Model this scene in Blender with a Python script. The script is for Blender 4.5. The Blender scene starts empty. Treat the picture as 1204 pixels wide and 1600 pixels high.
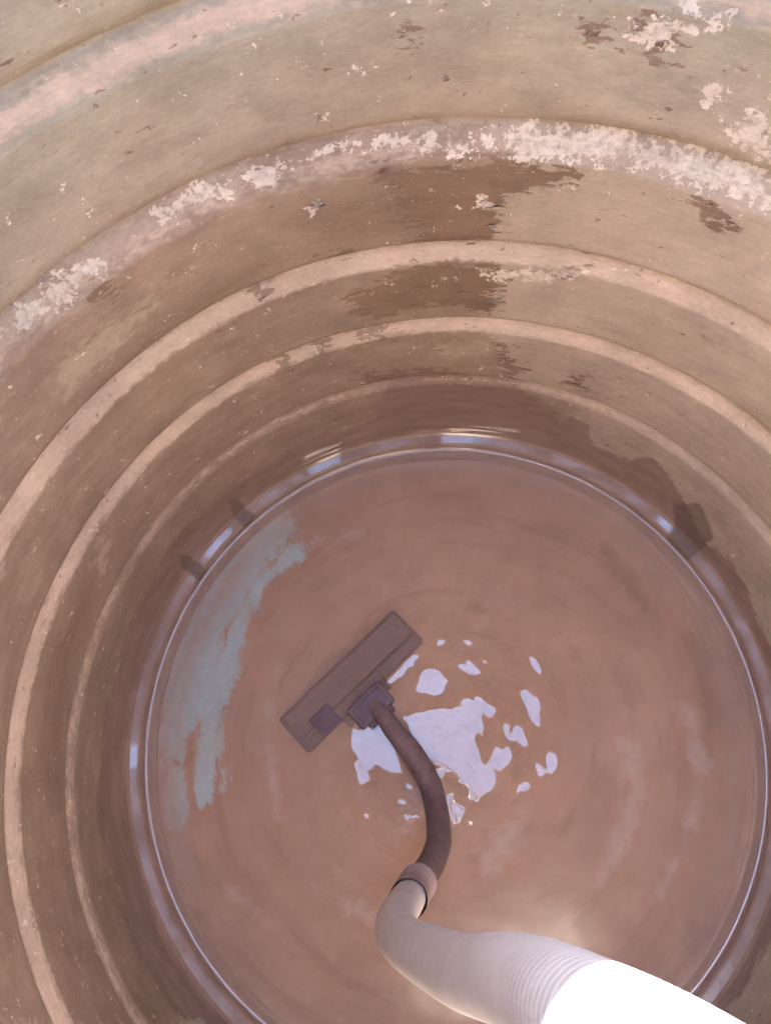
import bpy, bmesh, math, random
import numpy as np
from mathutils import Vector, Matrix

# ---------------------------------------------------------------- camera, sky, sun, exposure
scene = bpy.context.scene
C = scene.collection
CAM = Vector((-0.08051, -0.03021, 1.33522))
cam_data = bpy.data.cameras.new('camera')
cam = bpy.data.objects.new('camera', cam_data); C.objects.link(cam)
cam.matrix_world = Matrix.Translation(CAM) @ Matrix((
    (0.99664, 0.08186, 0.0, 0), (-0.07794, 0.94891, -0.30576, 0),
    (-0.02503, 0.30473, 0.95211, 0), (0, 0, 0, 1)))
cam_data.sensor_fit = 'VERTICAL'; cam_data.sensor_height = 24.0; cam_data.sensor_width = 18.0
cam_data.lens = 24.0 * 1200 / 1600
cam_data.clip_start = 0.01; cam_data.clip_end = 500
scene.camera = cam

SUN_EL, SUN_AZ = math.radians(50), math.radians(97)      # azimuth of the sun in the xy plane, from +x
world = bpy.data.worlds.new('World'); scene.world = world; world.use_nodes = True
wn = world.node_tree; wn.nodes.clear()
wo = wn.nodes.new('ShaderNodeOutputWorld'); bg = wn.nodes.new('ShaderNodeBackground')
sky = wn.nodes.new('ShaderNodeTexSky'); sky.sky_type = 'NISHITA'; sky.sun_disc = False
sky.sun_elevation = SUN_EL; sky.sun_rotation = math.radians(90) - SUN_AZ
sky.dust_density = 1.0; sky.ozone_density = 2.0
bg.inputs['Strength'].default_value = 0.15
wn.links.new(sky.outputs[0], bg.inputs[0]); wn.links.new(bg.outputs[0], wo.inputs[0])
sd = bpy.data.lights.new('sun', 'SUN'); sd.energy = 4.8; sd.angle = math.radians(0.5); sd.color = (1.0, 0.95, 0.88)
sun = bpy.data.objects.new('sun', sd); C.objects.link(sun)
to_sun = Vector((math.cos(SUN_EL) * math.cos(SUN_AZ), math.cos(SUN_EL) * math.sin(SUN_AZ), math.sin(SUN_EL)))
sun.rotation_euler = to_sun.to_track_quat('Z', 'Y').to_euler(); sun.location = to_sun * 4
scene.view_settings.view_transform = 'Standard'; scene.view_settings.look = 'None'
scene.view_settings.exposure = 4.8; scene.view_settings.gamma = 1.0
try:
    scene.cycles.use_denoising = True
    scene.cycles.max_bounces = 9; scene.cycles.diffuse_bounces = 6; scene.cycles.volume_bounces = 1
    scene.cycles.transparent_max_bounces = 12
    scene.cycles.sample_clamp_indirect = 30
    scene.cycles.caustics_reflective = False; scene.cycles.caustics_refractive = False
except Exception:
    pass

# ---------------------------------------------------------------- where the marks lie: wall (angle in degrees, height), floor and water (x, y)
WALL_MARKS = {'soft':[[(107.59,0.6468),(101.32,0.6714),(94.13,0.6829),(84.46,0.6883),(81.83,0.6437),(82.03,0.5683),(92.66,0.5536),(99.14,0.5581),(106.28,0.579)],[(141.62,0.5536),(124.62,0.5941),(107.36,0.6134),(103.89,0.5739),(121.95,0.5404),(138.95,0.5049)],[(96.07,0.4941),(81.8,0.5127),(80.76,0.4207),(96.27,0.4208)],[(97.86,0.2419),(75.11,0.2075),(63.41,0.175),(60.26,0.0391),(97.52,-0.0185)],[(180.62,0.3103),(163.72,0.3236),(149.7,0.3406),(147.56,0.2737),(171.8,0.2347),(189.46,0.2199)]],
'dark':[[(95.55,0.6793),(88.54,0.681),(82.41,0.6886),(78.2,0.6827),(74.39,0.6811),(77.14,0.6627),(81.11,0.6441),(82.83,0.6178),(82.13,0.5966),(82.75,0.5621),(86.24,0.5537),(91.06,0.5558),(93.45,0.6208)],[(96.07,0.4941),(92.64,0.5131),(89.31,0.5185),(81.8,0.5127),(79.04,0.4927),(79.61,0.4711),(81.62,0.4576),(80.28,0.4181),(82.9,0.4065),(87.19,0.435),(92.59,0.416),(99.07,0.4194),(101.47,0.4705)],[(78.66,0.3214),(77.5,0.3236),(75.96,0.2691),(74.18,0.2538),(75.92,0.2272),(78.29,0.2737)],[(67.9,0.2556),(64.8,0.2819),(64.62,0.2515),(67.03,0.239)],[(100.96,0.2668),(91.44,0.2475),(78.47,0.2166),(85.9,0.1993),(96.85,0.2159),(101.16,0.2357)],[(77.67,0.8452),(76.21,0.8442),(75.79,0.8363),(76.61,0.8312),(77.58,0.8363)],[(72.92,0.8537),(71.25,0.8558),(70.64,0.8488),(71.17,0.8449),(72.12,0.8492)],[(61.64,0.682),(59.63,0.6838),(57.52,0.6804),(56.89,0.6693),(58.7,0.6614),(60.79,0.6638)],[(96.41,0.6931),(95.23,0.6923),(95.05,0.681),(96.1,0.6814)],[(112.55,0.5487),(111.12,0.5419),(111.24,0.5265),(112.61,0.533)],[(99.79,0.3756),(97.35,0.3816),(94.68,0.3698),(95.49,0.3511),(98.4,0.3612)],[(113.3,0.3763),(110.92,0.3644),(111.44,0.3516),(113.12,0.3636)],[(107.4,0.3758),(105.28,0.3681),(105.94,0.3539),(107.36,0.3629)],[(72.73,0.5151),(71.17,0.5197),(70.59,0.5124),(72.15,0.5075)],[(77.61,0.561),(76.69,0.5625),(76.49,0.5508),(77.26,0.5495)],[(103.96,0.5682),(100.73,0.5637),(99.79,0.5579),(100.42,0.5502),(102.47,0.5532)],[(92.81,0.8362),(92.13,0.8341),(92.23,0.8293),(92.81,0.8313)],[(71.66,0.8399),(71.07,0.8421),(70.7,0.8307),(71.23,0.8297)],[(128.93,0.691),(127.87,0.6826),(128.12,0.6773),(129.04,0.6855)],[(71.7,0.5436),(69.37,0.5473),(69.52,0.5368),(71.08,0.5342)]],
'film':[[(138.59,0.7361),(131.19,0.7244),(123.6,0.7214),(116.17,0.723),(108.96,0.7287),(102.12,0.7277),(95.42,0.7254),(84.7,0.7118),(78.2,0.6827),(74.39,0.6811),(77.14,0.6627),(81.11,0.6441),(82.83,0.6178),(82.13,0.5966),(82.75,0.5621),(82.21,0.5125),(79.04,0.4927),(81.62,0.4576),(80.28,0.4181),(82.9,0.4065),(80.98,0.3543),(78.06,0.3131),(75.92,0.2272),(70.3,0.1808),(66.99,0.1252),(84.7,-0.0185),(110.13,0.0442),(140.04,0.0494),(160.02,0.0864),(180.9,0.092),(221.44,0.0869),(206.35,0.4856),(159.02,0.5107)]],
'white':[[(139.85,0.7191),(133.31,0.7158),(127.88,0.7122),(127.06,0.7046),(131.8,0.6991),(137.43,0.7042),(140.49,0.7106)],[(119.97,0.7186),(114.15,0.7182),(111.26,0.7134),(111.74,0.6994),(114.54,0.704),(119.24,0.7078)],[(109.93,0.7157),(107.77,0.7182),(106.52,0.7094),(106.89,0.6964),(108.84,0.6997)],[(106.48,0.7119),(100.91,0.7129),(91.73,0.7109),(91.72,0.7057),(100.96,0.7078),(106.24,0.7055)],[(91.41,0.7164),(90.34,0.7176),(89.76,0.7069),(90.26,0.6952),(91.1,0.6997)],[(89.76,0.7051),(83.36,0.7109),(83.26,0.7024),(88.63,0.6972)],[(83.73,0.7143),(80.89,0.7235),(78.16,0.7174),(73.68,0.7223),(69.11,0.7227),(68.49,0.7023),(73.0,0.6946),(77.73,0.694),(80.4,0.6914),(82.88,0.699)],[(69.63,0.718),(63.9,0.7234),(55.66,0.7223),(54.44,0.6978),(59.54,0.6981),(64.23,0.6961),(69.11,0.7005)],[(66.01,0.8111),(65.07,0.8164),(63.86,0.8095),(64.39,0.7997),(64.2,0.7921),(65.1,0.7907)],[(62.9,0.7779),(61.66,0.7979),(59.85,0.8033),(57.6,0.7619),(58.38,0.7464),(60.72,0.756)],[(60.2,0.8154),(56.96,0.8152),(53.15,0.7449),(56.91,0.7477)],[(74.09,0.8606),(72.64,0.857),(69.19,0.8659),(65.64,0.8818),(65.43,0.877),(67.81,0.8575),(70.04,0.8441),(72.39,0.8308),(73.98,0.8374)],[(71.23,0.8864),(70.02,0.8884),(69.53,0.868),(70.24,0.8655)],[(70.55,0.8431),(69.74,0.8435),(69.39,0.8284),(70.34,0.8283)],[(83.33,0.4988),(76.72,0.5058),(70.32,0.5186),(73.94,0.4917),(81.48,0.4847)],[(101.91,0.7743),(101.1,0.772),(101.09,0.7614),(101.86,0.7621)],[(104.54,0.6588),(102.87,0.6623),(102.17,0.6588),(103.37,0.6512),(104.19,0.6462)],[(84.81,0.6381),(83.81,0.6401),(83.39,0.628),(84.39,0.6249)],[(119.34,0.6421),(118.74,0.6353),(119.18,0.6318)]],
'grey':[[(139.42,0.7248),(131.67,0.716),(119.92,0.7201),(109.84,0.7198),(109.87,0.7019),(119.92,0.6991),(131.47,0.69),(141.6,0.6961)],[(109.46,0.7045),(100.99,0.7053),(92.74,0.7055),(92.74,0.695),(101.1,0.6931),(109.72,0.6918)],[(82.55,0.6126),(80.4,0.6446),(76.51,0.6664),(70.99,0.6956),(64.23,0.6961),(54.08,0.6905),(51.58,0.6411),(55.99,0.6492),(60.48,0.6702),(66.57,0.6395),(74.12,0.6533),(77.4,0.6379)],[(137.65,0.6307),(130.86,0.6355),(124.82,0.6336),(123.91,0.6128),(129.93,0.5982),(138.05,0.5924)],[(148.98,0.3504),(148.93,0.3164),(152.38,0.2703),(152.17,0.3201)],[(77.58,0.6476),(67.53,0.6707),(53.15,0.672),(46.2,0.6726),(44.0,0.6371),(51.78,0.645),(59.13,0.6365),(73.49,0.6244)],[(87.54,0.3172),(81.76,0.3357),(79.53,0.3106),(81.22,0.2793),(87.38,0.2825)]],
'glint':[[(113.8,0.0569),(106.44,0.0438),(107.68,-0.0157),(113.93,-0.0107)],[(139.55,0.033),(132.91,0.0155),(135.39,-0.0261),(141.13,-0.0424)],[(177.46,0.0618),(177.38,0.0099),(181.24,0.0063),(181.18,0.0552)],[(86.28,0.0289),(67.59,0.0609),(67.11,0.0344),(86.13,-0.0013)],[(40.57,0.0262),(37.04,0.0526),(36.02,0.0215),(39.08,-0.0005)]],
'drip':[[(129.88,0.08),(128.25,0.0481),(128.08,-0.0568),(129.1,-0.0957),(130.74,-0.0767),(130.87,0.0259)],[(143.4,0.0767),(142.11,0.0456),(142.44,-0.0832),(143.61,-0.1097),(144.84,-0.0764),(144.53,0.0292)],[(40.01,0.0559),(37.11,0.1166),(31.17,0.0718),(30.13,-0.0074),(34.57,-0.0181)],[(94.01,-0.0107),(91.88,-0.0173),(91.81,-0.0835),(93.75,-0.0773)]],
'edge':[(11.36,0.0391),(17.21,0.0427),(25.35,0.0716),(32.46,0.0488),(41.18,0.1044),(45.4,0.1242),(48.04,0.1424),(51.18,0.0839),(58.12,0.081),(60.22,0.1299),(63.72,0.1478),(64.87,0.1081),(69.08,0.1752),(74.94,0.1945),(85.84,0.1879),(92.47,0.2019),(95.78,0.2052),(97.24,0.1592),(98.43,0.0876),(102.09,0.089),(109.5,0.0965),(120.18,0.0884),(132.95,0.1022),(143.9,0.1226),(159.06,0.0964),(170.84,0.0923),(175.91,0.0866),(184.69,0.119),(189.46,0.1168),(200.37,0.0906),(208.73,0.1148),(216.26,0.1054),(221.44,0.0869)]}
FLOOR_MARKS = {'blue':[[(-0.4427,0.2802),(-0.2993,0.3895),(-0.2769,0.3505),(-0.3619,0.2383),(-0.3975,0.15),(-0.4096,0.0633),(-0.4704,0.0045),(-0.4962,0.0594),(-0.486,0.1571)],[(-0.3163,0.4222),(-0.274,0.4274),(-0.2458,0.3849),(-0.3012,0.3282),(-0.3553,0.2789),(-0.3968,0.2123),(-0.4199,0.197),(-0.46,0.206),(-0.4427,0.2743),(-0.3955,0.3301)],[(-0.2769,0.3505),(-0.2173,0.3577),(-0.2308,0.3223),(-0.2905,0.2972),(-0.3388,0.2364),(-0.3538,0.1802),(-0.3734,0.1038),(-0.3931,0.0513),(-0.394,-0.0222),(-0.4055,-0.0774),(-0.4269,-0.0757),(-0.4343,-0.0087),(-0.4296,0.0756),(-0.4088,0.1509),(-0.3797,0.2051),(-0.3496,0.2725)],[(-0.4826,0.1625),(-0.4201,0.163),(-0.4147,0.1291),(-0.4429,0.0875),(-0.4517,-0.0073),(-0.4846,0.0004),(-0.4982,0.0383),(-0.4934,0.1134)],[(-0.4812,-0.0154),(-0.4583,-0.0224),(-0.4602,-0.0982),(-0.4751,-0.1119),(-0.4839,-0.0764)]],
'pale':[[(0.3929,0.0208),(0.42,0.0186),(0.4257,-0.0861),(0.3815,-0.1723),(0.3085,-0.2806),(0.2951,-0.2704),(0.3537,-0.1799),(0.392,-0.0936)],[(0.2756,-0.0227),(0.3167,-0.0364),(0.3127,-0.1176),(0.2745,-0.1836),(0.2104,-0.2548),(0.2018,-0.2448),(0.2502,-0.172),(0.2776,-0.1049)],[(-0.2955,0.1529),(-0.2789,0.1404),(-0.3044,0.0549),(-0.2927,-0.081),(-0.3066,-0.1099),(-0.32,0.0137)],[(-0.2052,0.3628),(-0.1085,0.3856),(-0.1221,0.3619),(-0.1944,0.3435)],[(-0.3962,-0.2002),(-0.3395,-0.2233),(-0.3199,-0.2619),(-0.3606,-0.2404)],[(-0.4749,-0.1463),(-0.4221,-0.1648),(-0.4327,-0.1879),(-0.4642,-0.1712)],[(-0.2351,-0.2122),(-0.1743,-0.2355),(-0.136,-0.2754),(-0.1972,-0.2709)],[(0.0431,-0.1465),(0.119,-0.1326),(0.0788,-0.1977),(0.0238,-0.2221)]],
'dark':[[(0.4362,0.1269),(0.5089,0.0986),(0.501,0.0122),(0.4758,-0.0281),(0.4266,-0.0294),(0.4243,0.0398)],[(0.3484,-0.3111),(0.3965,-0.3237),(0.3772,-0.367),(0.3378,-0.3642),(0.3232,-0.3364)],[(-0.4758,-0.0003),(-0.4561,-0.0028),(-0.4615,-0.0231),(-0.4724,-0.0182)],[(0.2994,0.326),(0.3564,0.2489),(0.387,0.1649),(0.3554,0.179),(0.3012,0.2654)]]}
RIPPLE_SPOTS = [[(-0.0431,0.0994),(-0.0285,0.1095),(-0.0103,0.1089),(-0.0002,0.0915),(-0.004,0.0718),(-0.0147,0.0648),(-0.0457,0.0708),(-0.0537,0.0825)],[(0.0247,0.1164),(0.0415,0.1232),(0.0617,0.0999),(0.0564,0.0936),(0.0384,0.0951),(0.0235,0.1053)],[(0.0637,0.1178),(0.0728,0.117),(0.0703,0.1037),(0.0622,0.1044)],[(-0.0098,0.1602),(0.0088,0.161),(0.0087,0.1518),(-0.0085,0.15)],[(0.0274,0.1412),(0.0449,0.1535),(0.0526,0.1483),(0.0336,0.1347)],[(0.1422,0.1168),(0.1526,0.116),(0.161,0.0941),(0.1559,0.0901),(0.1478,0.0974)],[(0.1153,0.0645),(0.1342,0.0638),(0.1498,0.0463),(0.1527,0.0221),(0.1437,0.0022),(0.1337,0.0107),(0.1267,0.0416)],[(0.0863,0.0059),(0.1031,0.0153),(0.1188,-0.001),(0.1242,-0.0269),(0.1132,-0.0261),(0.0864,-0.0112)],[(0.0528,-0.0507),(0.0689,-0.0268),(0.0913,-0.0243),(0.0966,-0.0416),(0.083,-0.0552),(0.0649,-0.06)],[(0.1289,-0.0567),(0.146,-0.0601),(0.1529,-0.0418),(0.1687,-0.0397),(0.1707,-0.0558),(0.1596,-0.0715),(0.1328,-0.0756)],[(0.0986,-0.0874),(0.1103,-0.0809),(0.1179,-0.0889),(0.1078,-0.0995)],[(-0.0803,0.0363),(-0.0392,0.0439),(0.01,0.0422),(0.03,0.0603),(0.0523,0.0585),(0.0789,0.0367),(0.0754,0.0261),(0.0525,0.0215),(0.0534,-0.0086),(0.0341,-0.0028),(0.0417,-0.0331),(0.0441,-0.05),(0.0644,-0.0641),(0.0592,-0.0884),(0.0346,-0.0947),(0.0333,-0.1129),(0.0246,-0.1061),(0.0066,-0.072),(-0.0003,-0.0549),(-0.0225,-0.0573),(-0.0167,-0.0867),(0.0039,-0.1167),(0.0022,-0.1327),(-0.0112,-0.1376),(-0.0214,-0.1107),(-0.0193,-0.0905),(-0.0312,-0.0567),(-0.0615,-0.0038)],[(-0.1662,0.0259),(-0.1487,0.0202),(-0.1166,0.0306),(-0.1057,-0.0004),(-0.089,-0.0397),(-0.0922,-0.0519),(-0.1139,-0.0482),(-0.122,-0.0392),(-0.1446,-0.0478),(-0.139,-0.0607),(-0.1551,-0.0727),(-0.1614,-0.0693),(-0.164,-0.0422),(-0.1701,0.0005)],[(-0.0873,-0.1218),(-0.0781,-0.1153),(-0.0669,-0.1213),(-0.0708,-0.1303),(-0.0857,-0.1279)],[(-0.1563,-0.1085),(-0.1467,-0.1072),(-0.1446,-0.1206),(-0.155,-0.1206)],[(-0.0981,0.0949),(-0.0681,0.1262),(-0.0486,0.1396),(-0.047,0.1313),(-0.0619,0.1189),(-0.0938,0.091)]]
FLAKES = [(103.66,0.6583,0.012,0.006,0.003,1),(102.69,0.6587,0.008,0.004,0.003,0),(95.52,0.6875,0.012,0.005,0.002,0),(119.09,0.6346,0.006,0.006,0.002,1),(101.65,0.7691,0.006,0.008,0.002,1),(76.83,0.84,0.012,0.006,0.002,0),(92.64,0.8335,0.006,0.006,0.002,1),(89.34,0.7924,0.006,0.004,0.002,0),(70.96,0.8388,0.008,0.008,0.003,0),(82.65,0.621,0.012,0.008,0.003,1),(82.83,0.5908,0.01,0.007,0.003,1),(81.9,0.6377,0.008,0.006,0.003,1),(84.23,0.631,0.009,0.008,0.003,1),(100.77,0.5589,0.012,0.006,0.003,1),(112.03,0.5399,0.008,0.006,0.002,0),(85.09,0.5582,0.012,0.006,0.003,0),(71.81,0.5112,0.01,0.005,0.002,0),(85.55,0.4566,0.008,0.006,0.003,1),(80.94,0.4359,0.009,0.007,0.003,1),(65.3,0.2579,0.012,0.006,0.002,0),(98.0,0.2026,0.01,0.006,0.002,1),(60.28,0.6826,0.012,0.008,0.003,0),(57.64,0.6701,0.01,0.007,0.003,0),(107.26,0.5402,0.008,0.005,0.002,1)]

# ---------------------------------------------------------------- helpers
rng = np.random.default_rng(7); random.seed(7)
R_TANK = 0.55; Z_FLOOR = -0.03; R_WATER = 0.5148
HOLE = (0.05, 0.02); R_HOLE = 0.235; Z_HOLE = 1.43

def poly_sdf(px, py, poly):
    """signed distance, positive inside"""
    p = np.array(poly, float); n = len(p)
    d = np.full(px.shape, 1e9); inside = np.zeros(px.shape, bool)
    for i in range(n):
        ax, ay = p[i]; bx, by = p[(i + 1) % n]
        ex, ey = bx - ax, by - ay; L = ex * ex + ey * ey + 1e-12
        t = np.clip(((px - ax) * ex + (py - ay) * ey) / L, 0, 1)
        d = np.minimum(d, np.hypot(px - ax - t * ex, py - ay - t * ey))
        c = (ay > py) != (by > py)
        inside ^= c & (px < ex * (py - ay) / (by - ay + 1e-12) + ax)
    return np.where(inside, d, -d)

def field(px, py, polys, w):
    out = np.full(px.shape, -9.0)
    for p in polys:
        a = np.array(p); m = 0.06
        sel = (px > a[:, 0].min() - m) & (px < a[:, 0].max() + m) & (py > a[:, 1].min() - m) & (py < a[:, 1].max() + m)
        if sel.any(): out[sel] = np.maximum(out[sel], poly_sdf(px[sel], py[sel], p))
    return np.clip(0.5 + out / w, 0, 1)

def link(o, parent=None):
    C.objects.link(o)
    if parent is not None: o.parent = parent
    return o

def tag(o, label=None, cat=None, group=None, kind=None):
    for k, v in (('label', label), ('category', cat), ('group', group), ('kind', kind)):
        if v: o[k] = v
    return o

def grid_mesh(name, P, wrap, mat, parent=None, flip=False):
    """P: (rows, cols, 3) array; wrap joins last column to first"""
    r, c = P.shape[:2]
    i = np.arange(r - 1)[:, None]; j = np.arange(c if wrap else c - 1)[None, :]; k = (j + 1) % c
    f = np.stack([i * c + j + 0 * k, i * c + k, (i + 1) * c + k, (i + 1) * c + j], -1).reshape(-1, 4)
    if flip: f = f[:, ::-1]
    me = bpy.data.meshes.new(name)
    me.vertices.add(r * c); me.vertices.foreach_set('co', P.reshape(-1).astype(np.float32))
    me.loops.add(f.size); me.loops.foreach_set('vertex_index', f.reshape(-1).astype(np.int32))
    me.polygons.add(len(f)); me.polygons.foreach_set('loop_start', np.arange(0, f.size, 4, dtype=np.int32))
    me.update(calc_edges=True); me.validate()
    me.polygons.foreach_set('use_smooth', np.ones(len(f), bool))
    me.materials.append(mat)
    return link(bpy.data.objects.new(name, me), parent)

def put_attr(o, name, chans):
    n = len(o.data.vertices); a = np.ones((n, 4), np.float32)
    for i, c in enumerate(chans): a[:, i] = c.reshape(-1)
    at = o.data.color_attributes.new(name, 'FLOAT_COLOR', 'POINT'); at.data.foreach_set('color', a.reshape(-1))

def bm_obj(name, bm, mat, parent=None, smooth=True):
    me = bpy.data.meshes.new(name); bm.to_mesh(me); bm.free()
    if smooth:
        for p in me.polygons: p.use_smooth = True
    me.materials.append(mat)
    o = link(bpy.data.objects.new(name, me), parent)
    if smooth:
        m = o.modifiers.new('wn', 'WEIGHTED_NORMAL')
    return o

class NT:
    """thin wrapper for writing node trees"""
    def __init__(s, name):
        s.m = bpy.data.materials.new(name); s.m.use_nodes = True; s.t = s.m.node_tree; s.t.nodes.clear()
        s.out = s.t.nodes.new('ShaderNodeOutputMaterial')
    def n(s, typ, **kw):
        nd = s.t.nodes.new(typ)
        for k, v in kw.items():
            setattr(nd, k, v)
        return nd
    def set(s, sock, v):
        if isinstance(v, bpy.types.NodeSocket): s.t.links.new(v, sock)
        elif v is not None: sock.default_value = v
    def math(s, op, a, b=None, c=None, clamp=False):
        nd = s.n('ShaderNodeMath', operation=op, use_clamp=clamp)
        for i, v in enumerate((a, b, c)):
            if v is not None: s.set(nd.inputs[i], v)
        return nd.outputs[0]
    def mix(s, f, a, b, mode='MIX'):
        nd = s.n('ShaderNodeMix', data_type='RGBA', blend_type=mode)
        s.set(nd.inputs[0], f)
        s.set(nd.inputs[6], (*a, 1) if isinstance(a, tuple) else a)
        s.set(nd.inputs[7], (*b, 1) if isinstance(b, tuple) else b)
        return nd.outputs[2]
    def coord(s, scale=(1, 1, 1)):
        tc = s.n('ShaderNodeTexCoord'); mp = s.n('ShaderNodeMapping'); mp.inputs['Scale'].default_value = scale
        s.t.links.new(tc.outputs['Object'], mp.inputs[0]); return mp.outputs[0]
    def noise(s, vec, scale, detail=4, rough=.55, dist=0.0):
        nd = s.n('ShaderNodeTexNoise'); s.set(nd.inputs['Vector'], vec)
        nd.inputs['Scale'].default_value = scale; nd.inputs['Detail'].default_value = detail
        nd.inputs['Roughness'].default_value = rough; nd.inputs['Distortion'].default_value = dist
        return nd.outputs['Fac']
    def ramp(s, v, lo, hi, a=0.0, b=1.0, smooth=True):
        nd = s.n('ShaderNodeMapRange', interpolation_type='SMOOTHSTEP' if smooth else 'LINEAR')
        s.set(nd.inputs[0], v)
        for i, x in enumerate((lo, hi, a, b)): nd.inputs[i + 1].default_value = x
        return nd.outputs[0]
    def attr(s, name):
        a = s.n('ShaderNodeAttribute', attribute_name=name); sp = s.n('ShaderNodeSeparateColor')
        s.t.links.new(a.outputs['Color'], sp.inputs[0])
        return sp.outputs[0], sp.outputs[1], sp.outputs[2], a.outputs['Alpha']
    def bsdf(s, col, rough=.5, spec=.5, bump=None, bstr=.3, bdist=.002, trans=None):
        b = s.n('ShaderNodeBsdfPrincipled')
        s.set(b.inputs['Base Color'], (*col, 1) if isinstance(col, tuple) else col)
        s.set(b.inputs['Roughness'], rough); s.set(b.inputs['Specular IOR Level'], spec)
        if bump is not None:
            bp = s.n('ShaderNodeBump'); s.set(bp.inputs['Height'], bump)
            s.set(bp.inputs['Strength'], bstr); bp.inputs['Distance'].default_value = bdist
            s.t.links.new(bp.outputs[0], b.inputs['Normal'])
        s.t.links.new(b.outputs[0], s.out.inputs[0]); return b

# ---------------------------------------------------------------- materials
def wall_material():
    s = NT('silted_plastic_wall')
    dark, film, white, grey = s.attr('marks'); ledge, wet, drip, hgt = s.attr('marks_low')
    v = s.coord(); vs = s.coord((1, 1, 3.2))
    n_big = s.noise(v, 3.5, 4, .55); n_mid = s.noise(vs, 16, 5, .6); n_edge = s.noise(vs, 26, 9, .62, .4)
    sdark, glint, _b, _c = s.attr('marks_soft'); n_rag = s.math('ADD', s.math('MULTIPLY', n_edge, .55), s.math('MULTIPLY', s.noise(s.coord((1, 1, 2.2)), 70, 8, .68, .3), .45))
    n_crust = s.math('ADD', s.math('MULTIPLY', s.noise(v, 48, 8, .7, .2), .6), s.math('MULTIPLY', s.noise(v, 150, 4, .7), .4))
    n_fine = s.noise(vs, 120, 6, .65); n_speck = s.noise(v, 210, 3, .6); n_str = s.noise(s.coord((1, 1, 16)), 26, 5, .65)
    def cut(f, amp, w=.03, nz=n_edge):
        return s.ramp(s.math('ADD', f, s.math('MULTIPLY', s.math('SUBTRACT', nz, .5), amp)), .5 - w, .5 + w)
    clean = s.mix(s.ramp(n_mid, .3, .7), (.475, .375, .305), (.555, .455, .375))
    olive = s.mix(s.ramp(n_mid, .3, .7), (.372, .322, .246), (.438, .388, .302))
    col = s.mix(s.ramp(s.math('ADD', hgt, s.math('MULTIPLY', n_big, .25)), .72, .98), clean, olive)
    col = s.mix(s.math('MULTIPLY', s.ramp(n_big, .42, .68), .35), col, (.40, .28, .215))
    # mid brown film
    filmc = s.mix(s.ramp(n_mid, .3, .72), (.325, .226, .172), (.405, .290, .225))
    f_m = cut(film, 2.4, .10, n_rag)
    col = s.mix(s.math('MULTIPLY', f_m, .92), col, filmc)
    # dusty lighter scale within film
    dust = s.ramp(s.math('ADD', s.math('MULTIPLY', n_str, .6), s.math('MULTIPLY', n_edge, .4)), .55, .72)
    col = s.mix(s.math('MULTIPLY', dust, .35), col, (.40, .29, .23))
    sd_ = s.ramp(s.math('ADD', sdark, s.math('MULTIPLY', s.math('SUBTRACT', n_mid, .5), 1.2)), .25, 1.0)
    col = s.mix(s.math('MULTIPLY', sd_, .75), col, s.mix(s.ramp(n_str, .3, .7), (.22, .14, .098), (.28, .185, .132)))
    # greyish scale
    g_m = cut(grey, 2.2, .16, n_rag)
    col = s.mix(s.math('MULTIPLY', g_m, .72), col, (.52, .42, .33))
    # dark silt film
    darkc = s.mix(s.ramp(n_mid, .3, .7), (.215, .135, .092), (.27, .175, .125))
    d_m = cut(dark, 4.2, .04, n_rag)
    d_soft = s.math('MULTIPLY', d_m, .88)
    col = s.mix(d_soft, col, darkc)
    # pale clean rib ledges, lit look partly painted in, their upper edge eaten by film
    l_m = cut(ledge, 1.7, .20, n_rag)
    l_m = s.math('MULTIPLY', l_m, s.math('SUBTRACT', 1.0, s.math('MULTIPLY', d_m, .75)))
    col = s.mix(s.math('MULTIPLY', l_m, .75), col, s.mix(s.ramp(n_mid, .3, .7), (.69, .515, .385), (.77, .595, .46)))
    # crusted white scale
    w_f = s.math('ADD', white, s.math('MULTIPLY', s.math('SUBTRACT', n_fine, .5), .5))
    w_m = cut(s.math('SUBTRACT', white, .06), 5.0, .06, n_crust)
    col = s.mix(s.math('MULTIPLY', w_m, .88), col, s.mix(s.ramp(n_crust, .40, .60), (.56, .47, .39), (.84, .76, .66)))
    # small chips and specks
    sp1 = s.ramp(n_speck, .68, .71); sp2 = s.ramp(s.noise(v, 130, 3, .6), .30, .275)
    col = s.mix(s.math('MULTIPLY', sp1, .75), col, (.55, .45, .38))
    col = s.mix(s.math('MULTIPLY', sp2, .7), col, (.17, .10, .075))
    # fine mottling and streaks along the wall
    mot = s.math('ADD', s.math('MULTIPLY', s.math('ADD', s.math('MULTIPLY', s.math('SUBTRACT', n_fine, .5), .5), s.math('MULTIPLY', s.math('SUBTRACT', s.noise(v, 11, 7, .68), .5), .9)), 1.0), s.math('MULTIPLY', s.math('SUBTRACT', n_str, .5), .16))
    mott = s.n('ShaderNodeCombineColor')
    g = s.math('ADD', 1.0, mot)
    for i in range(3): s.set(mott.inputs[i], g)
    col = s.mix(1.0, col, mott.outputs[0], 'MULTIPLY')
    # wet silt band over the water
    wetc = s.mix(s.ramp(n_mid, .35, .65), (.255, .155, .128), (.33, .21, .182))
    w2 = s.math('MULTIPLY', cut(wet, 2.2, .12, n_rag), .85); gz = s.math('MULTIPLY', s.ramp(hgt, .034, .021), s.math('SUBTRACT', 1.0, s.ramp(drip, .3, .7)))
    col = s.mix(w2, col, wetc)
    dr = cut(drip, 1.6, .35)
    col = s.mix(s.math('MULTIPLY', dr, .65), col, (.13, .08, .068))
    col = s.mix(s.math('MULTIPLY', s.ramp(hgt, .004, -.004), .8), col, (.54, .42, .38))  # submerged wall paled: the band mirrored at the waterline, painted into its colour
    rough = s.ramp(gz, 0, 1, .62, .36)
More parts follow.
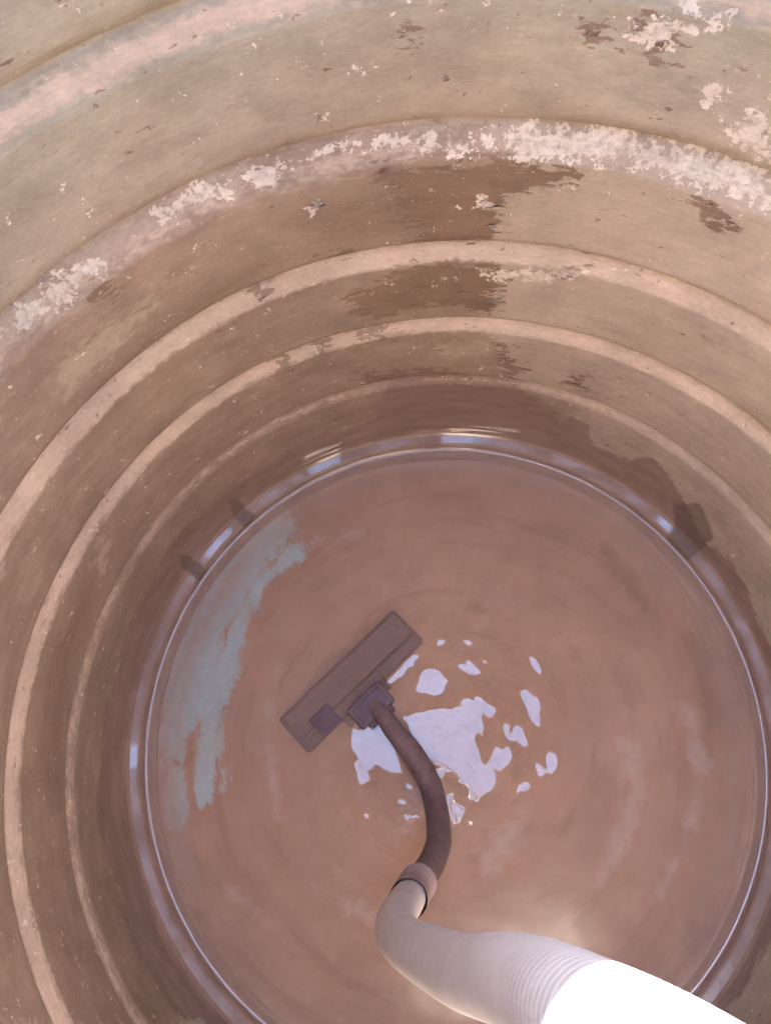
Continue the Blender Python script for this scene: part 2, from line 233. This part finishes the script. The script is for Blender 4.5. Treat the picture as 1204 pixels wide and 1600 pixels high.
    rough = s.math('SUBTRACT', rough, s.math('MULTIPLY', w2, s.ramp(gz, 0, 1, .15, 0.0)))
    rough = s.math('ADD', rough, s.math('MULTIPLY', s.math('MULTIPLY', n_str, gz), .18))
    h = s.math('ADD', s.math('MULTIPLY', d_m, .35), s.math('MULTIPLY', w_m, .9))
    h = s.math('ADD', h, s.math('MULTIPLY', f_m, .15)); h = s.math('ADD', h, s.math('MULTIPLY', n_fine, .35))
    h = s.math('ADD', h, s.math('MULTIPLY', n_mid, .5)); h = s.math('ADD', h, s.math('MULTIPLY', dr, 1.0))
    b = s.bsdf(col, rough, .4, h, .45, .0016)
    s.set(b.inputs['Coat Weight'], s.math('ADD', s.math('MULTIPLY', s.math('MULTIPLY', gz, s.ramp(n_mid, .42, .62)), .30), s.math('MULTIPLY', glint, .65))); s.set(b.inputs['Coat Roughness'], s.ramp(glint, .2, .8, .2, .03))
    return s.m

def floor_material():
    s = NT('silted_tank_floor')
    blue, pale, dark, rad = s.attr('marks')
    v = s.coord(); n_big = s.noise(v, 5, 5, .6, .5); n_mid = s.noise(v, 22, 7, .62, .6); n_fine = s.noise(v, 90, 5, .6)
    # wiping arcs: noise stretched along the circumference
    geo = s.n('ShaderNodeTexCoord'); sx = s.n('ShaderNodeSeparateXYZ'); s.t.links.new(geo.outputs['Object'], sx.inputs[0])
    x, y = sx.outputs[0], sx.outputs[1]
    r = s.math('SQRT', s.math('ADD', s.math('MULTIPLY', x, x), s.math('MULTIPLY', y, y)))
    cb = s.n('ShaderNodeCombineXYZ')
    s.set(cb.inputs[0], s.math('MULTIPLY', s.math('DIVIDE', x, s.math('ADD', r, .02)), .9))
    s.set(cb.inputs[1], s.math('MULTIPLY', s.math('DIVIDE', y, s.math('ADD', r, .02)), .9))
    s.set(cb.inputs[2], s.math('MULTIPLY', r, 13))
    n_arc = s.noise(cb.outputs[0], 2.4, 7, .62, .3)
    col = s.mix(s.ramp(n_big, .3, .7), (.53, .335, .245), (.64, .43, .33))
    col = s.mix(s.math('MULTIPLY', s.ramp(s.math('ADD', s.math('MULTIPLY', n_arc, .6), s.math('MULTIPLY', n_mid, .4)), .50, .66), .35), col, (.66, .49, .40))
    col = s.mix(s.math('MULTIPLY', s.ramp(n_arc, .48, .34), .4), col, (.36, .22, .165))
    p = s.ramp(s.math('ADD', pale, s.math('MULTIPLY', s.math('SUBTRACT', n_mid, .5), 1.6)), .3, .95)
    col = s.mix(s.math('MULTIPLY', p, .8), col, (.72, .60, .56))
    d = s.ramp(s.math('ADD', dark, s.math('MULTIPLY', s.math('SUBTRACT', n_mid, .5), 1.1)), .35, .75)
    col = s.mix(s.math('MULTIPLY', d, .6), col, (.28, .18, .15))
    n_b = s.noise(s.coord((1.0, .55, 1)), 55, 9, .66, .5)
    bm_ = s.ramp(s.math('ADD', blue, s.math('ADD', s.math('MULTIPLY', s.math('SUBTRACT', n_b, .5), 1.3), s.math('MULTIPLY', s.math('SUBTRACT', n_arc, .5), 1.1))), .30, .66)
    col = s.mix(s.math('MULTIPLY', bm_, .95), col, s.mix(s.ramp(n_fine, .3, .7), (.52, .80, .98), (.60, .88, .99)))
    rim = s.ramp(rad, .86, .97)
    col = s.mix(s.math('MULTIPLY', rim, s.ramp(n_arc, .3, .65, .35, .8)), col, (.58, .46, .43))  # pale outer ring paints in the wall band mirrored near the water's edge
    g = s.math('ADD', .94, s.math('MULTIPLY', n_fine, .12)); cc = s.n('ShaderNodeCombineColor')
    for i in range(3): s.set(cc.inputs[i], g)
    col = s.mix(1.0, col, cc.outputs[0], 'MULTIPLY')
    grit = s.noise(v, 260, 3, .6)
    col = s.mix(s.math('MULTIPLY', s.ramp(grit, .66, .70), .45), col, (.26, .16, .12))
    col = s.mix(s.math('MULTIPLY', s.ramp(s.noise(v, 190, 3, .6), .68, .72), .4), col, (.72, .58, .48))
    s.bsdf(col, .7, .3, s.math('ADD', n_mid, s.math('MULTIPLY', n_arc, 1.5)), .5, .002)
    return s.m

def water_material():
    s = NT('murky_water')
    v = s.coord()
    fr = s.n('ShaderNodeFresnel'); fr.inputs['IOR'].default_value = 1.55
    tr = s.n('ShaderNodeBsdfTransparent'); tr.inputs['Color'].default_value = (.97, .94, .92, 1)
    gl = s.n('ShaderNodeBsdfGlossy'); 
    xyz = s.n('ShaderNodeSeparateXYZ'); s.t.links.new(s.n('ShaderNodeTexCoord').outputs['Object'], xyz.inputs[0])
    rr_ = s.math('SQRT', s.math('ADD', s.math('MULTIPLY', xyz.outputs[0], xyz.outputs[0]), s.math('MULTIPLY', xyz.outputs[1], xyz.outputs[1])))
    film = s.math('ADD', rr_, s.math('MULTIPLY', s.math('SUBTRACT', s.noise(v, 9, 4, .6), .5), .12))
    scum = s.math('MULTIPLY', s.ramp(film, .19, .27), s.ramp(rr_, .496, .470))
    s.set(gl.inputs['Roughness'], s.math('ADD', .012, s.math('MULTIPLY', scum, .19)))
    df = s.n('ShaderNodeBsdfDiffuse'); s.set(df.inputs['Color'], (.62, .44, .39, 1))
    murk = s.ramp(s.noise(v, 7, 6, .6, .6), .3, .75, .18, .32)
    m1 = s.n('ShaderNodeMixShader'); s.set(m1.inputs[0], murk); s.t.links.new(tr.outputs[0], m1.inputs[1]); s.t.links.new(df.outputs[0], m1.inputs[2])
    m2 = s.n('ShaderNodeMixShader'); s.t.links.new(fr.outputs[0], m2.inputs[0]); s.t.links.new(m1.outputs[0], m2.inputs[1]); s.t.links.new(gl.outputs[0], m2.inputs[2])
    s.t.links.new(m2.outputs[0], s.out.inputs[0])
    return s.m

def plastic(name, a, b, rough, spec=.4, scale=40, bump=.15):
    s = NT(name); v = s.coord(); n1 = s.noise(v, scale, 6, .6); n2 = s.noise(v, scale * 6, 4, .6)
    col = s.mix(s.ramp(n1, .35, .68), a, b)
    s.bsdf(col, s.ramp(n2, .3, .7, rough - .08, rough + .1), spec, n2, bump, .0006)
    return s.m

M_wall = wall_material(); M_floor = floor_material(); M_water = water_material()
M_lid = plastic('dusty_beige_lid', (.36, .27, .21), (.42, .33, .27), .6, .3, 9)
M_head = plastic('mauve_black_plastic', (.120, .070, .090), (.155, .095, .118), .42)
M_head2 = plastic('worn_head_plastic', (.145, .088, .108), (.185, .118, .140), .45)
M_tube = plastic('dark_corrugated_rubber', (.19, .122, .130), (.24, .158, .165), .5)
M_cuff = plastic('grey_pink_cuff', (.36, .26, .26), (.44, .33, .33), .45)
M_hose = plastic('white_ribbed_hose', (.60, .56, .57), (.68, .64, .65), .4, .4, 25)

# ---------------------------------------------------------------- the tank
tank = bpy.data.objects.new('water_tank', None); link(tank); tank.location = (0, 0, Z_FLOOR)
tag(tank, 'ribbed beige plastic water tank seen inside, walls coated in brown silt and scale', 'water tank')

# wall profile: (height, radius), grooves moulded outwards with a sloping lower ledge
prof = [(-.032, .500), (-.026, .508), (-.014, .5135), (.0, .5148), (.005, .5158), (.0090, .5180), (.0112, .5215), (.0138, .5275),
        (.0165, .5340), (.0205, .5385), (.030, .5418), (.050, .5445), (.068, .5475), (.085, .549), (.10, .550)]
def groove(zt, zl, depth, R, phi_max=62):
    # rounded upper lip, hollow, then a ledge sloping back in
    out = [(zt - R * math.sin(math.radians(p)), .55 + R * (1 - math.cos(math.radians(p)))) for p in range(0, phi_max + 1, 6)][::-1]
    z0, r0 = out[0]; zc = z0 - .10 * (z0 - zl)
    led = [(zl - .003, .5500), (zl + .003, .5504)]
    for t in (.2, .4, .6, .8, 1.0):
        led.append((zl + (zc - zl) * t, .55 + depth * (t ** 1.25)))
    return led + [(zc + (z0 - zc) * .5, .55 + (depth + r0 - .55) * .52)] + out
prof += groove(.231, .190, .0130, .018); prof += groove(.402, .352, .0190, .024); prof += groove(.571, .517, .0215, .026)
prof += groove(.762, .689, .0260, .036); prof += groove(.934, .866, .0250, .040)
prof += [(1.0, .5495), (1.10, .549), (1.13, .547)]
prof = np.array(prof)
zfine = np.unique(np.round(np.concatenate([np.arange(-.032, 1.1301, .004)] + [np.arange(.004, .024, .0005)] + [np.arange(a, b, .0015) for a, b in ((-.03, .06), (.18, .232), (.34, .402), (.505, .568), (.665, .752), (.845, .918))]), 5))
rr = np.interp(zfine, prof[:, 0], prof[:, 1])
prof = prof[np.argsort(prof[:, 0])]; rr = np.interp(zfine, prof[:, 0], prof[:, 1])
k = np.array([.06, .24, .4, .24, .06]); rs = np.convolve(np.pad(rr, 2, 'edge'), k, 'valid'); rr = np.where(zfine < .03, rr, rs)
NTH = 720
th = np.linspace(-90, 270, NTH, endpoint=False)
TH, Z = np.meshgrid(th, zfine)
A = np.radians(TH)
wob = sum(a * np.cos(k_ * A + p + q * Z) for k_, a, p, q in ((2, .0012, .5, 2), (3, .0011, 1.9, -3), (5, .0007, .3, 5), (9, .0004, 2.2, 9), (17, .0002, 1, 14)))
RR = rr[:, None] + wob * np.clip((Z - .02) / .15, 0, 1)
wall = grid_mesh('wall', np.stack([RR * np.cos(A), RR * np.sin(A), Z - Z_FLOOR], -1), True, M_wall, tank, flip=True)
S_ = math.radians(1) * R_TANK
def conv(polys): return [[(t * S_, z) for t, z in p] for p in polys]
U = TH * S_; W = WALL_MARKS
edge = np.array(W['edge']); zed = np.interp(TH, edge[:, 0], edge[:, 1], left=.045, right=.07)
zed = zed + .005 * np.sin(A * 9) + .003 * np.sin(A * 23 + 1)
f_dark = field(U, Z, conv(W['dark']), .042)
f_film = field(U, Z, conv(W['film']), .06)
f_white = field(U, Z, conv(W['white']), .022)
f_grey = field(U, Z, conv(W['grey']), .07)
f_drip = field(U, Z, conv(W['drip']), .012)
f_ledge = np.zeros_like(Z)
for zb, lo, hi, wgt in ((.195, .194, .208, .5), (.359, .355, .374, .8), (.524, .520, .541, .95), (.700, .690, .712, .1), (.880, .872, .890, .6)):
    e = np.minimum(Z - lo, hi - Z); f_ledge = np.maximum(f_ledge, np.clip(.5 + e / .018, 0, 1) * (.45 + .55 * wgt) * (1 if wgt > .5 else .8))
f_wet = np.clip(.5 + (zed - Z) / .045, 0, 1)
# the wall higher up on the right carries no ledge film
put_attr(wall, 'marks', (f_dark, f_film, f_white, f_grey))
put_attr(wall, 'marks_soft', (field(U, Z, conv(W['soft']), .12), field(U, Z, conv(W['glint']), .010)))
put_attr(wall, 'marks_low', (f_ledge, f_wet, f_drip, Z))
sol = wall.modifiers.new('thickness', 'SOLIDIFY'); sol.thickness = .006; sol.offset = -1

# floor
rad = np.linspace(0, .503, 150) ** 1.0; th2 = np.linspace(-180, 180, 480, endpoint=False)
T2, R2 = np.meshgrid(np.radians(th2), rad); X, Y = R2 * np.cos(T2), R2 * np.sin(T2)
zf = Z_FLOOR + .0012 * np.sin(X * 23 + 1) * np.cos(Y * 19) - .003 * (1 - (R2 / .5) ** 2) + .004 * np.clip((R2 - .485) / .018, 0, 1) ** 2
floor = grid_mesh('floor', np.stack([X, Y, zf - Z_FLOOR], -1), True, M_floor, tank)
F = FLOOR_MARKS
put_attr(floor, 'marks', (field(X, Y, F['blue'], .06), field(X, Y, F['pale'], .05), field(X, Y, F['dark'], .06), R2 / .503))
sol = floor.modifiers.new('thickness', 'SOLIDIFY'); sol.thickness = .008; sol.offset = -1

# domed lid with the manhole the picture is taken through
K = 14; ang = np.linspace(0, 2 * np.pi, 96, endpoint=False); rows = []
for i in range(K):
    t = i / (K - 1); r = .549 + (R_HOLE - .549) * t; z = 1.13 + .27 * math.sin(t * math.pi / 2) ** .9
    rows.append((HOLE[0] * t, HOLE[1] * t, r, z))
P = np.array([[(cx + r * math.cos(a), cy + r * math.sin(a), z - Z_FLOOR) for a in ang] for cx, cy, r, z in rows])
dome = grid_mesh('lid', P, True, M_lid, tank)
sol = dome.modifiers.new('thickness', 'SOLIDIFY'); sol.thickness = .006; sol.offset = 1
P = np.array([[(HOLE[0] + r * math.cos(a), HOLE[1] + r * math.sin(a), z - Z_FLOOR) for a in ang] for r, z in
              ((R_HOLE, 1.401), (R_HOLE - .001, 1.44), (R_HOLE + .004, 1.45), (R_HOLE + .014, 1.45), (R_HOLE + .016, 1.408))])
rim = grid_mesh('manhole_rim', P, True, M_lid, tank)

# ---------------------------------------------------------------- the water
def ripple_heights():
    N = 300; L = .66; step = L / N
    ax = (np.arange(N) + .5) * step - L / 2; gx, gy = np.meshgrid(ax, ax)      # [iy, ix]
    m = np.zeros(gx.shape, bool)
    for p in RIPPLE_SPOTS: m |= poly_sdf(gx, gy, p) > 0
    H = Z_HOLE; c0 = CAM
    bx = gx + (gx - c0.x) * H / c0.z - HOLE[0]; by = gy + (gy - c0.y) * H / c0.z - HOLE[1]
    kx = np.fft.fftfreq(N, step) * 2 * np.pi; KX, KY = np.meshgrid(kx, kx); K2 = KX ** 2 + KY ** 2; K2[0, 0] = 1
    lp = np.exp(-K2 * (.0011) ** 2)
    win = np.clip((.31 - np.maximum(abs(gx), abs(gy))) / .05, 0, 1)
    sx = np.zeros_like(gx); sy = np.zeros_like(gx)
    g2 = np.random.default_rng(3)
    nz = np.fft.ifft2(np.fft.fft2(g2.standard_normal((N, N))) * np.exp(-((np.sqrt(K2) - 110) / 60) ** 2)).real
    nz = nz / nz.std() * .00006
    h = nz
    for it in range(80):
        sx = np.real(np.fft.ifft2(1j * KX * np.fft.fft2(h))); sy = np.real(np.fft.ifft2(1j * KY * np.fft.fft2(h)))
        qx = bx - 2 * H * sx; qy = by - 2 * H * sy; q = np.hypot(qx, qy) + 1e-6
        want = np.where(m, np.minimum(q, R_HOLE * .86), np.maximum(q, R_HOLE * 1.16))
        sx = (bx - qx * want / q) / (2 * H) * win; sy = (by - qy * want / q) / (2 * H) * win
        h = np.real(np.fft.ifft2(-1j * (KX * np.fft.fft2(sx) + KY * np.fft.fft2(sy)) / K2 * lp))
    print('ripple height range', h.min(), h.max())
    nz2 = np.fft.ifft2(np.fft.fft2(g2.standard_normal((N, N))) * np.exp(-((np.sqrt(K2) - 260) / 90) ** 2)).real
    h = h + nz2 / nz2.std() * .000028 * win
    return ax, h - h.mean()
rax, rh = ripple_heights()
nr = 280
rad = R_WATER * np.linspace(0, 1, nr) ; rad = np.concatenate([rad[rad < R_WATER - .009], R_WATER - np.arange(.009, 0, -.0004), [R_WATER + .0002]])
T2, R2 = np.meshgrid(np.linspace(0, 2 * np.pi, 1000, endpoint=False), rad); X, Y = R2 * np.cos(T2), R2 * np.sin(T2)
def sample(x, y):
    n = len(rax); s_ = rax[1] - rax[0]; fx = np.clip((x - rax[0]) / s_, 0, n - 1.001); fy = np.clip((y - rax[0]) / s_, 0, n - 1.001)
    i, j = fx.astype(int), fy.astype(int); u, v = fx - i, fy - j
    u, v = u * u * (3 - 2 * u) * .0 + u, v
    return (rh[j, i] * (1 - u) * (1 - v) + rh[j, i + 1] * u * (1 - v) + rh[j + 1, i] * (1 - u) * v + rh[j + 1, i + 1] * u * v)
wz = sample(X, Y) + .00012 * np.sin(31 * X + 17 * Y) + .0001 * np.sin(-13 * X + 37 * Y + 1)
g3 = np.random.default_rng(11)
for _ in range(26):
    ka = g3.uniform(0, 2 * np.pi); kl = 2 * np.pi / g3.uniform(.035, .11); wz += .000028 * np.sin(kl * (X * math.cos(ka) + Y * math.sin(ka)) + g3.uniform(0, 6)) * np.clip((R2 - .17) / .12, 0, 1)
wz = wz * np.clip((.5 - R2) / .05, 0, 1)
men = .0036 * np.exp(-(R_WATER - R2) / .0040)
water = grid_mesh('water', np.stack([X, Y, wz + men], -1), True, M_water)
tag(water, kind='structure', label='shallow murky brown water lying on the tank floor, mirroring patches of sky')

# ---------------------------------------------------------------- the floor nozzle of the vacuum
ANG = math.radians(39.3)
noz = bpy.data.objects.new('vacuum_nozzle', None); link(noz); noz.location = (-.162, .106, Z_FLOOR + .001); noz.rotation_euler = (0, 0, ANG)
tag(noz, 'dark mauve rectangular vacuum floor head lying in the murky water', 'vacuum head')

def rounded_slab(x0, x1, y0, y1, z0, z1, r, inset=.0015, seg=5, taper=0.0):
    bm = bmesh.new(); loops = []
    def loop(ins, z):
        pts = []
        rr_ = max(r - ins, .0006)
        for cx, cy, a0 in ((x1 - ins - rr_, y1 - ins - rr_, 0), (x0 + ins + rr_, y1 - ins - rr_, 90), (x0 + ins + rr_, y0 + ins + rr_, 180), (x1 - ins - rr_, y0 + ins + rr_, 270)):
            for k_ in range(seg + 1):
                a = math.radians(a0 + 90 * k_ / seg); pts.append(bm.verts.new((cx + rr_ * math.cos(a), cy + rr_ * math.sin(a), z)))
        return pts
    loops = [loop(inset, z0), loop(0, z0 + inset), loop(taper, z1 - inset), loop(taper + inset * .35, z1 - inset * .35), loop(taper + inset, z1)]
    for a, b in zip(loops, loops[1:]):
        n = len(a)
        for i in range(n): bm.faces.new((a[i], a[(i + 1) % n], b[(i + 1) % n], b[i]))
    bm.faces.new(loops[0][::-1]); bm.faces.new(loops[-1]); return bm
bm_obj('base_plate', rounded_slab(-.137, .136, -.040, .038, 0, .013, .007), M_head, noz)
bm_obj('hood', rounded_slab(-.132, .133, -.017, .035, .0132, .0255, .006, .0025, 5, .002), M_head2, noz)
bm_obj('front_bumper', rounded_slab(.042, .131, -.0375, -.0175, .0132, .0185, .004, .002), M_head, noz)
bm_obj('rear_plate', rounded_slab(-.128, .040, -.0375, -.0173, .0132, .0235, .004, .002), M_head2, noz)
bm_obj('foot_pedal', rounded_slab(-.100, -.058, -.040, -.001, .0238, .0305, .003, .0015), M_head2, noz)
bm = bmesh.new(); bmesh.ops.create_cone(bm, cap_ends=True, segments=32, radius1=.0125, radius2=.0125, depth=.052, matrix=Matrix.Translation((-.007, -.078, .020)) @ Matrix.Rotation(math.pi / 2, 4, 'Y'))
bmesh.ops.bevel(bm, geom=[e for e in bm.edges if len(e.link_faces) == 2 and e.calc_face_angle() > 1], offset=.002, segments=2, affect='EDGES')
bm_obj('swivel_joint', bm, M_head, noz)
bm_obj('seam_strip', rounded_slab(-.118, .118, .0285, .0300, .0250, .0262, .0005, .0003, 2), M_head, noz)
for x in (-.118, .118):
    bm = bmesh.new(); bmesh.ops.create_cone(bm, cap_ends=True, segments=16, radius1=.0032, radius2=.0028, depth=.0012, matrix=Matrix.Translation((x, .012, .0262)))
    bm_obj('screw_cover', bm, M_head, noz, False)
neck = bm_obj('neck_block', rounded_slab(-.044, .030, -.078, -.034, .004, .043, .004, .002, 5, .001), M_head2, noz)
bm_obj('neck_cap', rounded_slab(-.036, .022, -.0700, -.0420, .0432, .0455, .003, .001), M_head, neck)
# wheel either side of the neck
for x in (-.052, .037):
    bm = bmesh.new(); bmesh.ops.create_cone(bm, cap_ends=True, segments=24, radius1=.011, radius2=.011, depth=.008, matrix=Matrix.Translation((x, -.046, .011)) @ Matrix.Rotation(math.pi / 2, 4, 'Y'))
    bm_obj('wheel', bm, M_head, noz, False)

# ---------------------------------------------------------------- the hose
def spline(pts, n):
    P_ = [Vector(p) for p in pts]; P_ = [P_[0] * 2 - P_[1]] + P_ + [P_[-1] * 2 - P_[-2]]; out = []
    for i in range(1, len(P_) - 2):
        for k_ in range(n):
            t = k_ / n; a, b, c, d = P_[i - 1:i + 3]
            out.append(.5 * ((2 * b) + (c - a) * t + (2 * a - 5 * b + 4 * c - d) * t * t + (3 * b - a - 3 * c + d) * t ** 3))
    out.append(P_[-2]); return out
def resample(path, ds):
    L = [0]
    for a, b in zip(path, path[1:]): L.append(L[-1] + (b - a).length)
    n = int(L[-1] / ds); s_ = np.linspace(0, L[-1], n); pa = np.array([tuple(p) for p in path])
    return s_, np.stack([np.interp(s_, L, pa[:, i]) for i in range(3)], 1)
def tube(name, pts, radf, mat, parent, ds=.001, seg=36, spiral=None):
    s_, P_ = resample(spline(pts, 24), ds)
    T = np.gradient(P_, axis=0); T /= np.linalg.norm(T, axis=1)[:, None]
    for _ in range(6): T[1:-1] = (T[:-2] + T[1:-1] * 2 + T[2:]) / 4
    T /= np.linalg.norm(T, axis=1)[:, None]
    u = np.cross(T[0], (.3, 1, .2)); u /= np.linalg.norm(u); rows = []
    for i in range(len(P_)):
        u = u - T[i] * (u @ T[i]); u /= np.linalg.norm(u); w = np.cross(T[i], u)
        a = np.linspace(0, 2 * np.pi, seg, endpoint=False)
        r = radf(s_[i], s_[-1], a)
        rows.append(P_[i] + np.outer(r * np.cos(a), u) + np.outer(r * np.sin(a), w))
    return grid_mesh(name, np.array(rows), True, mat, parent)

hose = bpy.data.objects.new('vacuum_hose', None); link(hose); hose.location = (-.1, .03, 0)
tag(hose, 'white ribbed vacuum hose hanging into the tank, ending in a dark flexible tube', 'hose')
off = Vector(hose.location)
def rel(pts): return [tuple(Vector(p) - off) for p in pts]
low = [(-.128, .058, .006), (-.112, .040, .010), (-.095, .012, .014), (-.068, -.027, .016), (-.046, -.070, .024), (-.039, -.108, .045), (-.041, -.148, .100), (-.056, -.170, .165), (-.070, -.178, .225), (-.080, -.183, .275)]
def r_low(s, L, a):
    base = .0145 + .0045 * min(1, s / .09)
    return base + .0002 * np.sin(2 * np.pi * s / .0075 + a) - .0006 * (1 + np.cos(3 * a + s * 30))
tube('flexible_tube', rel(low), r_low, M_tube, hose)
cuff = [(-.077, -.1815, .262), (-.084, -.184, .30), (-.0905, -.185, .355)]
def r_cuff(s, L, a):
    return np.full_like(a, .0222 + .0012 * (s < .012) - .0006 * math.cos(s * 900) * (s < .06) - (.002 * (s < .0012)))
tube('cuff', rel(cuff), r_cuff, M_cuff, hose)
up = [(-.0885, -.1845, .335), (-.101, -.186, .43), (-.1035, -.182, .52), (-.092, -.173, .635), (-.060, -.150, .825), (-.039, -.128, .948), (-.026, -.118, 1.039), (-.012, -.116, 1.118), (.006, -.125, 1.22), (.04, -.15, 1.38), (.11, -.20, 1.58)]
def r_up(s, L, a):
    return .0194 + .00028 * np.abs(np.sin(np.pi * s / .0052 + a / 2)) ** .7
tube('ribbed_hose', rel(up), r_up, M_hose, hose, ds=.0011, seg=40)

# ---------------------------------------------------------------- curled flakes of scale on the wall
def flake(theta, z, w, h, curl, mat, rad_=.5495):
    a = math.radians(theta); bm = bmesh.new(); n = 5; g = []
    jit = [random.uniform(.55, 1.0) for _ in range(n)]
    for i in range(n):
        row = []
        for j in range(n):
            u_ = (i / (n - 1) - .5) * w * jit[j]; v_ = (j / (n - 1) - .5) * h * jit[(i + 2) % n]
            lift = .0008 + curl * (j / (n - 1)) ** 2 + curl * .5 * (i / (n - 1) - .3) ** 2
            r = rad_ - lift; aa = a + u_ / rad_
            row.append(bm.verts.new((r * math.cos(aa), r * math.sin(aa), z + v_ - Z_FLOOR)))
        g.append(row)
    for i in range(n - 1):
        for j in range(n - 1): bm.faces.new((g[i][j], g[i + 1][j], g[i + 1][j + 1], g[i][j + 1]))
    o = bm_obj('scale_flake', bm, mat, wall, False)
    m = o.modifiers.new('thickness', 'SOLIDIFY'); m.thickness = .0007; m.offset = 0
    for p in o.data.polygons: p.use_smooth = True
    return o
M_fl = plastic('pale_scale', (.50, .41, .34), (.64, .55, .48), .7, .2, 60)
M_fb = plastic('brown_scale', (.21, .13, .095), (.28, .18, .135), .6, .3, 60)
for f_ in FLAKES: flake(*f_[:5], M_fl if f_[5] else M_fb)
